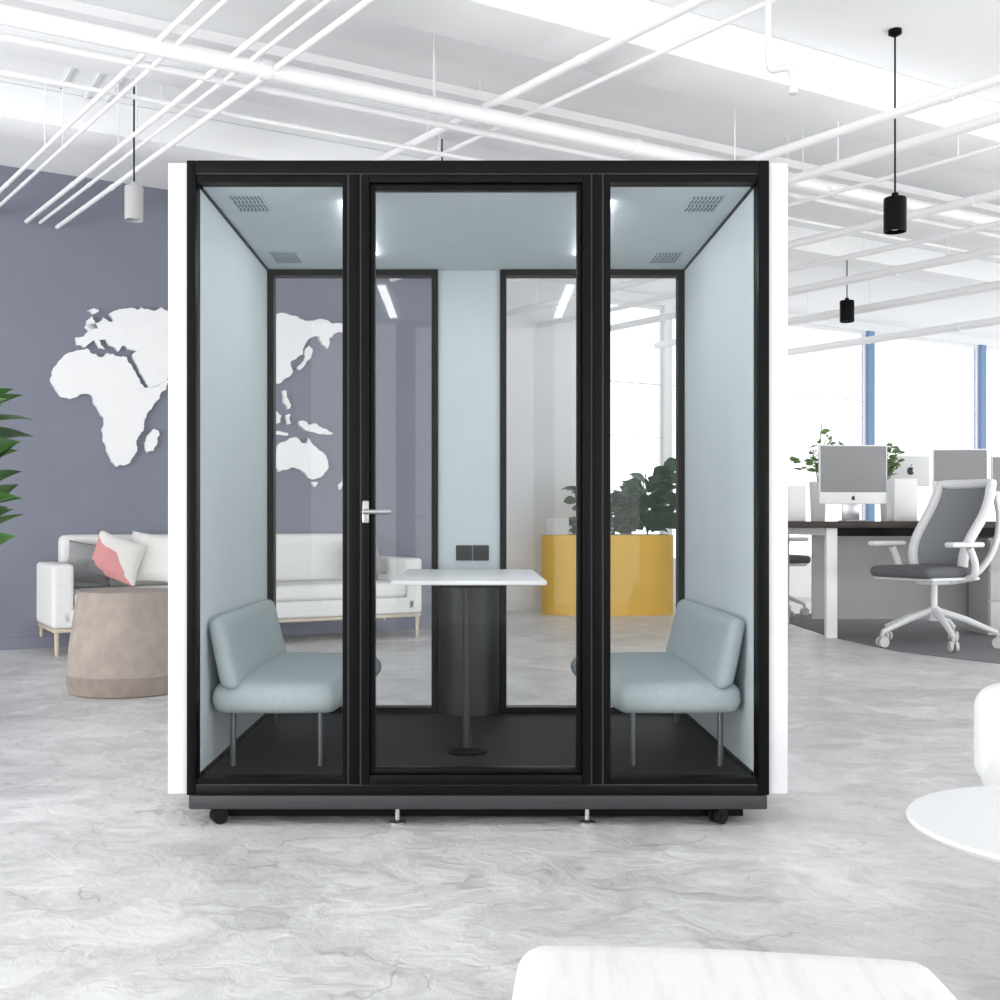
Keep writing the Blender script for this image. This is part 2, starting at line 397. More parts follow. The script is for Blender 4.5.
for px,py,z,r in((4,187,3.62,0.015),(20,187,3.62,0.013),(62,193,3.62,0.017),(76,195,3.62,0.013),(96,199,3.6,0.018),
                 (480,110,3.7,0.027),(520,118,3.7,0.016),
                 (790,148,3.5,0.03),(790,180,3.5,0.034),(790,205,3.55,0.015),(790,245,3.5,0.034),(790,270,3.5,0.025),(790,292,3.45,0.04),(790,322,3.4,0.045),(790,352,3.3,0.045)):
    pipe(px,py,z,r,Wd)
pipe(0,14,3.6,0.05,U); pipe(0,36,3.62,0.022,U); pipe(0,72,3.66,0.015,U)
pipe(300,60,3.85,0.06,U,square=True,label='flat white cable tray under the ceiling')
bm=bmesh.new(); D=5.3
tube(bm,[(W(768,0,D).x,D-4,CH),W(768,20,D),W(768,64,D),W(772,71,D),W(781,68,D),W(790,68,D),W(793,76,D),W(793,92,D)],0.016,12,smooth=2)
cyl(bm,W(793,88,D),W(793,94,D),0.022)
single(mk('drain_pipe',bm,'drape'),'short bent white pipe dropping from the ceiling','pipe')
def pendant(px,d,ztop,zbot,r,m,lab):
    X=(px-473)*d/F
    t=thing('pendant_lamp',(X,d-4,CH),lab,'lamp',group='pendant lamps on the ceiling')
    a=ztop-CH;b=zbot-CH
    bm=bmesh.new(); lathe(bm,[(0,0),(0.04,0),(0.04,-0.025),(0.015,-0.04),(0,-0.04)],24); mk('canopy',bm,m,t)
    bm=bmesh.new(); cyl(bm,(0,0,-0.03),(0,0,a+0.01),0.006,seg=8); mk('cord',bm,'black',t)
    bm=bmesh.new(); lathe(bm,[(0,a+0.03),(0.02,a+0.03),(0.02,a),(r*0.96,a),(r,a-0.01),(r,b),(r*0.9,b),(r*0.9,a-0.03),(0,a-0.03)],32); mk('lamp_shade',bm,m,t)
    bm=bmesh.new(); lathe(bm,[(0,b+0.09),(0.03,b+0.07),(0.035,b+0.04),(0.02,b+0.015),(0,b+0.01)],16); mk('bulb',bm,'tabletop',t)
    return t
M['pendgray']=mat('pendant_gray',(180,181,182),0.4)
pendant(134,7.43,3.28,3.06,0.06,'pendgray','light gray cylinder pendant lamp on a thin cord')
pendant(895,6.9,3.054,2.847,0.067,'black','black cylinder pendant lamp on a long thin cord')
pendant(847,11.9,3.41,3.187,0.074,'black','black cylinder pendant lamp hanging over the desks')
pendant(442,8.55,3.05,2.85,0.068,'black','black cylinder pendant lamp hanging behind the booth')
# ---------- world map
wm=thing('world_map',tuple(G0+U*1.2+Vector((0,0,1.2))-V*0.002),'white relief world map mounted on the gray wall','wall decoration',rot=TH)
def mp(px,py):
    s=sG(px); d=9.5+math.sin(TH)*s; return (s-1.2,CZ-(py-523)*d/F-1.2)
rg=random.Random(3)
def rough(pl,lv=3,k=0.16):
    for _ in range(lv):
        n=[]
        for i,a in enumerate(pl):
            b=pl[(i+1)%len(pl)]; dx,dy=b[0]-a[0],b[1]-a[1]; o=rg.uniform(-k,k)
            n+= [a,((a[0]+b[0])/2-dy*o,(a[1]+b[1])/2+dx*o)]
        pl=n
    return pl
africa=[(50,378),(54,367),(60,360),(66,354),(76,351),(86,349),(90,354),(99,358),(106,354),(118,357),(126,358),(131,367),(137,378),(143,388),(150,388),(160,384),(167,381),(165,390),(156,401),(148,411),(144,419),(143,427),(139,435),(135,441),(136,450),(131,458),(125,465),(116,467),(110,462),(106,452),(102,441),(101,430),(103,420),(98,412),(93,405),(92,398),(84,394),(74,398),(63,398),(55,391)]
madag=[(148,434),(153,429),(157,431),(156,440),(152,451),(146,453),(144,446)]
eur=[(76,346),(75,338),(84,336),(88,332),(84,327),(90,324),(98,323),(102,318),(107,322),(112,322),(108,315),(116,311),(126,309),(136,311),(140,308),(150,311),(160,308),(168,312),(190,305),(215,302),(240,306),(262,311),(275,315),(288,316),(300,320),(316,320),(330,325),(343,326),(341,333),(333,334),(327,339),(326,349),(321,345),(318,337),(308,339),(303,345),(301,355),(294,360),(289,362),(291,371),(286,378),(278,384),(270,386),(266,398),(262,412),(256,400),(250,388),(238,392),(230,408),(222,396),(214,384),(200,380),(188,374),(180,378),(170,372),(166,380),(156,387),(148,388),(142,378),(136,366),(131,356),(137,352),(127,350),(121,346),(117,352),(111,347),(104,340),(98,341),(104,350),(98,349),(93,341),(88,344),(84,348)]
ausn=[(274,452),(276,446),(283,442),(289,438),(296,438),(300,443),(305,444),(307,438),(311,445),(318,451),(325,459),(327,467),(322,475),(314,479),(307,478),(302,472),(294,468),(285,470),(277,472),(272,465)]
png=[(296,422),(302,421),(307,425),(315,424),(324,429),(332,434),(325,435),(316,434),(306,431),(299,427)]
jap=[(303,352),(308,346),(311,350),(309,359),(303,366),(298,371),(296,368),(302,362)]
phil=[(281,391),(285,391),(286,399),(289,407),(286,410),(282,403)]
indo=[(262,412),(270,409),(277,414),(280,416),(279,422),(273,427),(266,424)]
nz=[(344,470),(349,476),(344,484),(338,490),(337,485),(342,480)]
uk=[(86,321),(91,317),(94,323),(97,329),(89,330),(86,327)]
ice=[(86,311),(93,309),(98,312),(92,315)]
tas=[(310,482),(316,482),(314,487)]
sul=[(285,415),(289,414),(287,418),(289,424),(286,425),(285,420)]
jav=[(270,431),(280,432),(287,434),(286,436),(278,435),(270,433)]
for nm,pl in(('continent',africa),('continent',eur),('continent',ausn),('island',madag),('island',png),('island',jap),('island',phil),('island',indo),('island',nz),('island',uk),('island',ice),('island',tas),('island',sul),('island',jav)):
    bm=bmesh.new(); poly_prism(bm,[mp(*q) for q in rough(pl)],-0.045,0.0)
    mk(nm,bm,'tabletop',wm,smooth=False)
# ---------- pod
PO=Vector((0.0175,0.7,0))
pod=thing('office_pod',tuple(PO),'white and black framed glass office booth with pale blue lining','office booth',world=True)
XL,XR=-1.080,1.115; xl,xr=-0.977,1.005
for a,b in((XL,-1.009),(1.044,XR)): box('side_panel',a,b,0.0,1.46,0.111,2.345,'shell',pod,0.004,label='glossy white outer side panel')
for a,b in((-1.008,xl),(xr,1.043)): box('inner_wall',a,b,0.05,1.45,0.111,2.30,'panel',pod,label='pale blue felt inner wall')
box('roof',-1.008,1.043,0.05,1.46,2.30,2.348,'darkgray',pod,0.003)
box('ceiling_panel',xl+0.001,xr-0.001,0.05,1.40,2.274,2.299,'podceil',pod,label='pale blue ceiling lining')
box('floor_panel',xl+0.001,xr-0.001,0.05,1.44,0.111,0.167,'podfloor',pod,label='charcoal carpeted floor')
box('base',-1.002,1.037,-0.02,1.45,0.061,0.110,'darkgray',pod,0.004,label='dark gray metal base plinth')
box('gap_shade',-0.94,0.975,0.08,1.38,0.012,0.0605,'black',pod,label='black box added as shade in the gap under the booth')  # added black box that makes the gap under the booth read as deep shade
bm=bmesh.new()
Y0,Y1=-0.02,0.05
bx(bm,-1.009,xl,Y0,Y1,0.111,2.348,0.003); bx(bm,xr,1.044,Y0,Y1,0.111,2.348,0.003)
bx(bm,xl,xr,Y0,Y1,2.304,2.348,0.003); bx(bm,xl,xr,Y0,Y1,0.111,0.144,0.003)
bx(bm,xl,-0.40,Y0+0.01,Y1,2.274,2.300); bx(bm,0.42,xr,Y0+0.01,Y1,2.274,2.300)
bx(bm,xl,-0.40,Y0+0.01,Y1,0.148,0.168); bx(bm,0.42,xr,Y0+0.01,Y1,0.148,0.168)
for a,b in((-0.460,-0.443),(-0.438,-0.399),(0.420,0.455),(0.460,0.485)): bx(bm,a,b,Y0,Y1,0.149,2.299,0.003)
mk('front_frame',bm,'black',pod)
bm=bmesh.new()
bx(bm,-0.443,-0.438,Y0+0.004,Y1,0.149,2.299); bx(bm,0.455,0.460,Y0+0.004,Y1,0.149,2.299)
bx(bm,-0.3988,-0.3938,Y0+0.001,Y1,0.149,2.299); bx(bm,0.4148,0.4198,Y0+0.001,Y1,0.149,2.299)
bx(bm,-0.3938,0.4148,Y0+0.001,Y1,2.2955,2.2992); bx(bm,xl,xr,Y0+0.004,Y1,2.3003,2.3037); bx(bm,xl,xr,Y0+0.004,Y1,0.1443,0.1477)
mk('seam_highlight',bm,'seam',pod,label='thin gray strips painted as highlights along the seams in the black frame')  # highlight lines at the joints, put in as gray strips
box('window_pane',xl,-0.460,0.02,0.03,0.168,2.274,'glass',pod); box('window_pane',0.485,xr,0.02,0.03,0.168,2.274,'glass',pod)
bm=bmesh.new()
def doorframe(x0,x1,z0,z1,w0,wt,wb,ya,yb_,bev):
    bx(bm,x0,x0+w0,ya,yb_,z0,z1,bev); bx(bm,x1-w0,x1,ya,yb_,z0,z1,bev)
    bx(bm,x0+w0,x1-w0,ya,yb_,z1-wt,z1,bev); bx(bm,x0+w0,x1-w0,ya,yb_,z0,z0+wb,bev)
doorframe(-0.393,0.414,0.150,2.295,0.030,0.030,0.036,-0.036,0.03,0.004)
doorframe(-0.363,0.384,0.186,2.265,0.017,0.018,0.019,-0.022,0.03,0.003)
door=mk('door',bm,'black',pod,label='black framed glass door')
box('door_glass',-0.346,0.367,-0.004,0.006,0.205,2.247,'glass',door)
bm=bmesh.new()
hx=-0.376; hz=W(0,512,4).z
bx(bm,hx-0.012,hx+0.012,-0.048,-0.036,hz-0.04,hz+0.04,0.005,3)
cyl(bm,(hx,-0.04,hz),(hx,-0.083,hz),0.010)
tube(bm,[(hx-0.004,-0.083,hz),(hx+0.03,-0.086,hz),(hx+0.092,-0.083,hz)],0.0085,12,smooth=1)
mk('door_handle',bm,'steel',door,label='brushed steel lever handle')
yb=1.39
def rearwin(a,b):
    bm=bmesh.new(); t=0.03
    bx(bm,a,a+t,yb-0.03,yb+0.04,0.168,2.273); bx(bm,b-t,b,yb-0.03,yb+0.04,0.168,2.273)
    bx(bm,a+t,b-t,yb-0.03,yb+0.04,2.245,2.273); bx(bm,a+t,b-t,yb-0.03,yb+0.04,0.168,0.195)
    f=mk('rear_window_frame',bm,'black',pod); box('window_pane',a+t,b-t,yb,yb+0.01,0.195,2.245,'rglass',f)
rearwin(xl+0.001,-0.167); rearwin(0.129,xr-0.001)
box('rear_wall',-0.166,0.128,yb-0.01,yb+0.05,0.80,2.273,'panel',pod,label='pale blue felt rear wall strip')
bm=bmesh.new()
pts=[(0.128,yb+0.05),(-0.166,yb+0.05)]+[(-0.019-0.147*math.cos(math.pi*k/28),yb-0.03-0.08*math.sin(math.pi*k/28)) for k in range(29)]
prism(bm,pts,0.168,0.799)
mk('cable_column',bm,'column',pod,label='rounded dark metal column below the table')
bm=bmesh.new(); bx(bm,xl,xr,1.401,1.45,2.274,2.299); mk('rear_rail',bm,'black',pod)
bm=bmesh.new(); 
for x in(xl,xr-0.008):
    bx(bm,x,x+0.008,0.05,1.36,2.266,2.274); bx(bm,x,x+0.008,0.05,1.36,0.167,0.178)
mk('edge_trim',bm,'black',pod)
bm=bmesh.new(); zc=1.07-(553-523)*5.36/F
for cx in((464-473)*5.36/F,(481-473)*5.36/F):
    bx(bm,cx-0.038,cx+0.038,yb-0.02,yb-0.01,zc-0.036,zc+0.036,0.003)
s=mk('power_socket',bm,'darkgray',pod,label='pair of dark gray power sockets')
bm=bmesh.new()
for cx in((464-473)*5.36/F,(481-473)*5.36/F):
    for dx,dz in((0,0.014),(-0.011,-0.01),(0.011,-0.01)): bx(bm,cx+dx-0.003,cx+dx+0.003,yb-0.0215,yb-0.0195,zc+dz-0.007,zc+dz+0.007)
mk('socket_holes',bm,'black',s)
for px,py,sx in((250,203,1),(286,257,1),(703.5,203,1),(665.5,257,1)):
    d=1.204*F/(523-py); X=(px-473)*d/F; y=d-4
    bm=bmesh.new(); bx(bm,X-0.062,X+0.062,y-0.11,y+0.11,2.2705,2.2735,0.001); v=mk('air_vent',bm,'ventplate',pod,label='slotted ceiling air vent')
    bm=bmesh.new()
    for r in range(4):
        for k in range(8):
            xx=X-0.05+k*0.0143; yy=y-0.078+r*0.052
            t=bmesh.new(); bmesh.ops.create_cube(t,size=1)
            bmesh.ops.scale(t,vec=(0.0048,0.038,0.002),verts=t.verts)
            add(bm,t,Matrix.Translation((xx,yy,2.2703))@Matrix.Rotation(0.10 if r%2 else -0.10,4,'Z'))
    mk('vent_slots',bm,'grille',v)
for x in(-0.462,0.492): box('light_strip',x-0.020,x+0.020,0.22,1.08,2.262,2.273,'led',pod,label='glowing white linear light')
for cx,cy in(((217-473)/282.5,0.03),((720-473)/282.5,0.03),((217-473)/282.5,1.42),((720-473)/282.5,1.42)):
    bm=bmesh.new(); ax=Vector((math.sin(0.5),-math.cos(0.5),0))
    for o in(-0.022,0.006):
        p0=Vector((cx,cy,0.029))+ax*o; cyl(bm,p0,p0+ax*0.016,0.0285,seg=28)
    p0=Vector((cx,cy,0.029))-ax*0.024; cyl(bm,p0,p0+ax*0.05,0.009)
    bx(bm,cx-0.03,cx+0.03,cy-0.022,cy+0.022,0.054,0.061,0.002); cyl(bm,(cx,cy,0.029),(cx,cy,0.056),0.006)
    mk('caster',bm,'rubber',pod,label='black twin-wheel caster')
for cx,cy in(((397-473)/282.5,0.03),((588-473)/282.5,0.03),((397-473)/282.5,1.42),((588-473)/282.5,1.42)):
    bm=bmesh.new(); lathe(bm,[(0,0),(0.03,0),(0.03,0.006),(0.01,0.014),(0.008,0.062),(0,0.062)],24,(cx,cy,0)); mk('leveling_foot',bm,'steel',pod,label='steel screw leveling foot')
# ---------- pod table
tb=thing('pedestal_table',(-0.02,0.5,0.167),'white rectangular table on a slim dark pedestal','table',world=True)
bm=bmesh.new(); bx(bm,-0.312,0.280,0.28,1.355,0.834,0.851,0.004,3); mk('tabletop',bm,'tabletop',tb)
bm=bmesh.new(); bx(bm,-0.15,0.11,0.38,1.27,0.818,0.834); mk('support_frame',bm,'black',tb)
bm=bmesh.new(); lathe(bm,[(0,0),(0.083,0),(0.083,0.008),(0.02,0.016),(0.0,0.016)],40,(-0.024,0.46,0.1675)); mk('base',bm,'black',tb)
bm=bmesh.new(); cyl(bm,(-0.024,0.46,0.18),(-0.024,0.46,0.818),0.017); mk('pole',bm,'darkgray',tb)
# ---------- benches
def bench(sg,lab):
    c=0.014
    t=thing('bench_seat',(c+sg*0.72,0.7,0.167),lab,'bench',world=True,group='upholstered benches in the booth')
    def mir(p): return Vector((c+sg*(p.x),p.y,p.z))
    def fs(p):
        s=(p.y-0.15)/1.05; x=p.x; f=(0.98-x)/0.48
        x-=0.085*math.sin(min(1,max(0,s))*math.pi*0.5)*max(0,f)
        zz=p.z-0.012*max(0,f)
        if p.z<0.42: zz+=0.012*max(0,f)
        return mir(Vector((x,p.y,zz)))
    bm=bmesh.new(); rcush(bm,0.512,0.98,0.14,1.2,0.364,0.482,0.054,0.014,fn=fs); 
    bmesh.ops.recalc_face_normals(bm,faces=bm.faces[:]); mk('seat',bm,'fabric',t)
    def fb(p):
        h=(p.z-0.45)/0.27
        x=p.x-0.055*(1-h)
        x=0.985-(0.985-x)*(1-0.18*max(0,h)) if x<0.985 else x
        return mir(Vector((x,p.y,p.z)))
    bm=bmesh.new(); rcush(bm,0.915,0.990,0.12,1.22,0.458,0.722,0.037,0.0,fn=fb)
    bmesh.ops.recalc_face_normals(bm,faces=bm.faces[:]); mk('backrest',bm,'fabric',t)
    for x in(0.58,0.905):
        for y in(0.2,1.1):
            bm=bmesh.new(); cyl(bm,(c+sg*x,y,0.1675),(c+sg*x,y,0.368),0.011); mk('leg',bm,'leggray',t)
bench(-1,'pale blue upholstered bench against the booth wall'); bench(1,'pale blue upholstered bench against the booth wall')
# ---------- sofa
L=3.32; P=W(52,658,8.95); 
so=thing('sofa',(P.x,P.y+0.02,0),'long off-white fabric sofa with pale wooden legs against the gray wall','sofa',rot=TH)
bm=bmesh.new(); rcush(bm,0.03,L-0.03,0.03,0.84,0.22,0.38,0.03); mk('seat_base',bm,'sofa',so)
for i in range(2):
    a=0.17+i*(L-0.34)/2; bm=bmesh.new(); rcush(bm,a+0.005,a+(L-0.34)/2-0.005,0.0,0.66,0.38,0.51,0.045,0.02); mk('seat_cushion',bm,'sofa',so)
for i in range(2):
    a=0.17+i*(L-0.34)/2; bm=bmesh.new(); rcush(bm,a+0.005,a+(L-0.34)/2-0.005,0.64,0.84,0.5,0.97,0.06); mk('back_cushion',bm,'sofa',so)
for a in(0.0,L-0.17):
    bm=bmesh.new(); rcush(bm,a,a+0.17,0.03,0.84,0.22,0.74,0.035); mk('armrest',bm,'sofa',so)
bm=bmesh.new(); bx(bm,0.01,L-0.01,0.04,0.82,0.19,0.22,0.005); mk('base_rail',bm,'wood',so)
for x in(0.04,L-0.04):
    for y in(0.07,0.79):
        bm=bmesh.new(); cyl(bm,(x,y,0),(x,y,0.19),0.014,0.02); mk('leg',bm,'wood',so)
def sofapt(x,y,z): 
    v=Matrix.Rotation(TH,3,'Z')@Vector((x,y,0)); return (P.x+v.x,P.y+0.02+v.y,z)
def pil(x,y,z,sz,lean,roll,m,lab,yaw=0):
    bm=bmesh.new(); mx=Matrix.Rotation(TH+yaw,4,'Z')@Matrix.Rotation(math.radians(90-lean),4,'X')@Matrix.Rotation(math.radians(roll),4,'Z')
    pillow(bm,sz,sz,0.15,mx)
    o=mk('throw_pillow',bm,m); single(o,lab,'cushion','throw pillows on the sofa'); o.location=Vector(sofapt(x,y,z)); 
pil(0.38,0.50,0.53,0.38,22,-8,'pilgray','gray throw pillow on the sofa',-0.2)
pil(0.56,0.28,0.53,0.42,26,-22,'pilpat','pink gray and white patterned throw pillow')
pil(0.94,0.42,0.53,0.46,20,-6,'pilwhite','plain white throw pillow on the sofa')
pil(1.42,0.42,0.53,0.42,20,4,'pilwhite','plain white throw pillow on the sofa')
pil(L-0.42,0.42,0.53,0.38,20,8,'pilgray','gray throw pillow on the sofa',0.2)
# ---------- side table
c=W(128,700,7.22)
st=thing('side_table',(c.x,c.y,0),'taupe concrete drum side table with slightly flared base','side table')
bm=bmesh.new(); lathe(bm,[(0,0.12),(0.372,0.12),(0.358,0.3),(0.335,0.46),(0.318,0.58),(0.31,0.625),(0.295,0.64),(0,0.64)],64); mk('drum',bm,'concrete',st)
bm=bmesh.new(); lathe(bm,[(0,0),(0.35,0),(0.362,0.01),(0.372,0.06),(0.373,0.119),(0,0.119)],64); mk('base_band',bm,'concreteband',st)
# ---------- left plant
px_=W(-40,0,6.0)
pl=thing('potted_plant',(px_.x,px_.y,0),'tall leafy green potted plant beside the sofa','plant')
bm=bmesh.new(); lathe(bm,[(0,0),(0.10,0),(0.14,0.32),(0.13,0.33),(0.12,0.3),(0,0.3)],32); mk('pot',bm,'tabletop',pl)
bm=bmesh.new(); tube(bm,[(0,0,0.28),(0.02,0.0,0.8),(-0.01,0,1.3),(0.01,0,1.6)],0.014); mk('stem',bm,'stem',pl)
bm=bmesh.new()
for i in range(64):
    z=0.90+0.76*i/64; a=i*2.4; e=0.3+1.1*random.random()
    leaf(bm,(0,0,z),(math.cos(a),math.sin(a)*0.8,e),random.uniform(0.30,0.42),random.uniform(0.09,0.125),0.6,n=12,roll=random.uniform(-1.3,1.3))
mk('foliage',bm,'leaf',pl,angle=80)
# ---------- yellow planter
d=13.1; a=W(543,0,d).x; b=W(677,0,d).x; yc=d-4; 
yp=thing('planter_box',((a+b)/2,yc+0.3,0),'mustard yellow planter counter with rounded ends','planter')
hw=(b-a)/2
def stad(hw,hd,r,n=10):
    pts=[]
    for cx,cy,a0 in((hw-r,hd-r,0),(-hw+r,hd-r,90),(-hw+r,-hd+r,180),(hw-r,-hd+r,270)):
        for k in range(n+1):
            t=math.radians(a0+90*k/n); pts.append((cx+r*math.cos(t),cy+r*math.sin(t)))
    return pts
bm=bmesh.new(); prism(bm,stad(hw,0.35,0.3),0,0.93); mk('body',bm,'yellow',yp)
bm=bmesh.new(); prism(bm,stad(hw-0.05,0.30,0.25),0.93,0.935); mk('soil',bm,'soil',yp)
for (x,rr,n,hh,lw) in((-0.32,0.08,40,0.66,0.13),(0.06,0.17,100,0.48,0.19),(0.48,0.24,140,0.95,0.22)):
    q=thing('leafy_plant',((a+b)/2+x,yc+0.3,0.937),'dark green leafy plant growing in the yellow planter','plant',group='plants in the yellow planter')
    bm=bmesh.new(); 
    for i in range(7):
        t=i*0.9; tube(bm,[(0,0,0),(0.3*rr*math.cos(t),0.2*rr*math.sin(t),hh*0.3),(0.8*rr*math.cos(t),0.5*rr*math.sin(t),hh*0.75)],0.007,6)
    mk('stem',bm,'stem',q)
    bm=bmesh.new()
    for i in range(n):
        t=random.random()*6.28; r=math.sqrt(random.random())*rr; z=random.uniform(0.02,hh*0.8)
        if x==0.48: z=random.uniform(0.02,hh*(0.45+0.45*(math.cos(t)*r/rr*0.5+0.5)))
        leaf(bm,(r*math.cos(t),0.6*r*math.sin(t),z),(math.cos(t),math.sin(t)*0.7,random.uniform(0.0,1.2)),random.uniform(0.18,0.28)*(rr/0.24)**0.4,lw*random.uniform(0.7,1.0),0.9,roll=random.uniform(-1.2,1.2),zmin=0.003)
    mk('foliage',bm,'leaf2',q,angle=80)
bm=bmesh.new(); bx(bm,a+0.03,a+0.30,yc-0.02,yc+0.12,0.931,1.13,0.01); single(mk('storage_box',bm,'deskgray2'),'small pale box standing on the yellow counter','box')
# ---------- carpet
bm=bmesh.new()
pts=[]
for px,py in((700,600),(770,617),(830,637),(900,652),(1000,664),(1130,672)):
    d=CZ*F/(py-523); pts.append(((px-473)*d/F,d-4))
pts+= [(8.5,7.5),(8.5,9.3),(3.6,9.3)]
prism(bm,pts,0.001,0.006)
single(mk('carpet',bm,'carpet',smooth=False),'dark gray carpet under the office desks','carpet')
FZ=0.006
# ---------- desk
DT=1.085
dx0=W(770,0,10.35).x; dx1=W(1105,0,10.35).x; dy0=6.35; dy1=8.1
dk=thing('office_desk',((dx0+dx1)/2,(dy0+dy1)/2,FZ),'long office desk with dark top, white legs and gray panel','desk',world=True)
box('desktop',dx0,dx1,dy0,dy1,DT-0.06,DT,'desktop',dk,0.006)
lx=W(832,0,10.4).x
for x in(lx,dx1-0.1):
    bm=bmesh.new(); 
    for y in(dy0+0.05,dy1-0.12): bx(bm,x-0.05,x+0.05,y,y+0.07,FZ,DT-0.061,0.004)
    bx(bm,x-0.05,x+0.05,dy0+0.12,dy1-0.12,DT-0.13,DT-0.061,0.004)
    mk('leg_frame',bm,'white',dk)
box('modesty_panel',lx+0.06,dx1-0.2,dy0+0.85,dy0+0.88,0.12,DT-0.061,'deskgray',dk,label='gray privacy panel')
box('cross_beam',lx+0.06,dx1-0.2,dy0+0.4,dy0+0.45,DT-0.14,DT-0.061,'black',dk)
cb=W(985,0,10.9).x
cab=thing('pedestal_cabinet',(cb+0.25,6.95,FZ),'light gray drawer cabinet under the desk','cabinet',world=True)
box('body',cb-0.05,cb+0.5,6.72,7.15,FZ,0.93,'deskgray2',cab,0.005)
for i in range(3):
    z=0.05+i*0.29; dr=box('drawer',cb-0.04,cb+0.49,6.70,6.719,z,z+0.275,'deskgray2',cab,0.003)
    box('handle',cb+0.12,cb+0.32,6.685,6.70,z+0.2,z+0.22,'steel',dr,0.002)
def monitor(px,py0,py1,w_px,d,rot,front,lab,mark=False):
    c=W(px,0,d); zt=CZ-(py0-523)*d/F; zb=CZ-(py1-523)*d/F; w=w_px*d/F/2
    t=thing('computer_monitor',(c.x,c.y,DT),lab,'monitor',rot=rot)
    zt-=DT; zb-=DT; ch=(zt-zb)*0.2
    bm=bmesh.new(); bx(bm,-w,w,-0.01,0.02,zb,zt,0.006,3); mk('housing',bm,'tabletop',t)
    if front:
        bm=bmesh.new(); bx(bm,-w+0.012,w-0.012,-0.014,-0.0105,zb+ch,zt-0.012); mk('screen',bm,'screen',t)
    bm=bmesh.new()
    bx(bm,-w*0.3,w*0.3,-0.08,0.12,0.001,0.012,0.003); bx(bm,-w*0.26,w*0.26,0.05,0.065,0.01,zb+0.15,0.003)
    bx(bm,-w*0.2,w*0.2,0.02,0.06,zb+0.10,zb+0.16)
    mk('stand',bm,'steel',t)
    if mark:
        zc=zb+ch/2 if front else (zb+zt)/2; yy=-0.0125 if front else -0.012; s=0.022 if front else 0.045
        bm=bmesh.new(); vs=[]
        for k in range(28):
            a=2*math.pi*k/28; r=s*(1-0.12*max(0,math.sin(a))**8-0.1*max(0,-math.sin(a))**10)
            x=r*math.cos(a)*0.88; z=r*math.sin(a)
            if math.hypot(x-s*0.95,z-s*0.15)<s*0.42: x=s*0.95-s*0.42*0.98
            vs.append((x,zc+z))
        poly_prism(bm,vs,yy,yy+0.001)
        b2=bmesh.new(); poly_prism(b2,[(0.0,zc+s*1.1),(s*0.1,zc+s*1.4),(s*0.4,zc+s*1.6),(s*0.35,zc+s*1.25)],yy,yy+0.001); add(bm,b2)
        mk('logo',bm,'darkgray',t,smooth=False)
monitor(853,445,504,70,10.85,0.08,True,'slim desktop computer with gray screen and white chin',True)
monitor(960,449,489,52,11.0,-0.15,True,'gray-screened monitor standing behind the office chair')
monitor(910,456,486,42,11.9,0.15,False,'white back of a slim desktop computer',True)
monitor(1012,456,500,40,10.9,-0.1,True,'gray-screened monitor on the long desk')
def ditem(name,px,w,py0,d,m,lab,cat,depth=0.2):
    c=W(px,0,d); hw=w*d/F/2; zt=CZ-(py0-523)*d/F
    bm=bmesh.new(); bx(bm,c.x-hw,c.x+hw,c.y-depth/2,c.y+depth/2,DT,zt,0.008,3); bx(bm,c.x-hw*0.8,c.x+hw*0.8,c.y-depth/2-0.004,c.y-depth/2,DT+0.03,zt-0.03,0.002)
    single(mk(name,bm,m),lab,cat)
ditem('desktop_organizer',902,23,479,10.9,'tabletop','small white desktop organizer beside the monitor','organizer')
ditem('file_box',793,20,486,10.9,'tabletop','white file box on the office desk','file box')
for px,d,pyt,n,w in((818,11.6,416,24,0.36),(888,11.5,434,14,0.2)):
    c=W(px,0,d); zt=CZ-(pyt-523)*d/F; h=zt-DT
    q=thing('desk_plant',(c.x,c.y,DT),'small light green plant in a white pot on the desk','plant',group='small plants on the desks')
    bm=bmesh.new(); lathe(bm,[(0,0.001),(0.07,0.001),(0.09,0.40),(0.085,0.41),(0.08,0.38),(0,0.38)],24); mk('pot',bm,'tabletop',q)
    bm=bmesh.new(); bm2=bmesh.new()
    for i in range(n):
        t=random.random()*6.28; r=w*random.uniform(0.1,1.0); e=Vector((r*math.cos(t),0.4*r*math.sin(t),0.38+random.uniform(0.4,1)*(h-0.38)*(1-0.3*r/w)))
        tube(bm2,[(0,0,0.37),(e.x*0.4,e.y*0.4,0.37+(e.z-0.37)*0.7),tuple(e)],0.003,5)
        for k in range(6):
            f=random.uniform(0.4,1); p0=Vector((e.x*f,e.y*f,0.37+(e.z-0.37)*f)); a=random.random()*6.28
            leaf(bm,p0,(math.cos(a),math.sin(a),0.4),random.uniform(0.07,0.11),0.05,0.6,4,roll=random.uniform(-1.2,1.2))
    mk('foliage',bm,'leafy',q); mk('stem',bm2,'leafy',q)
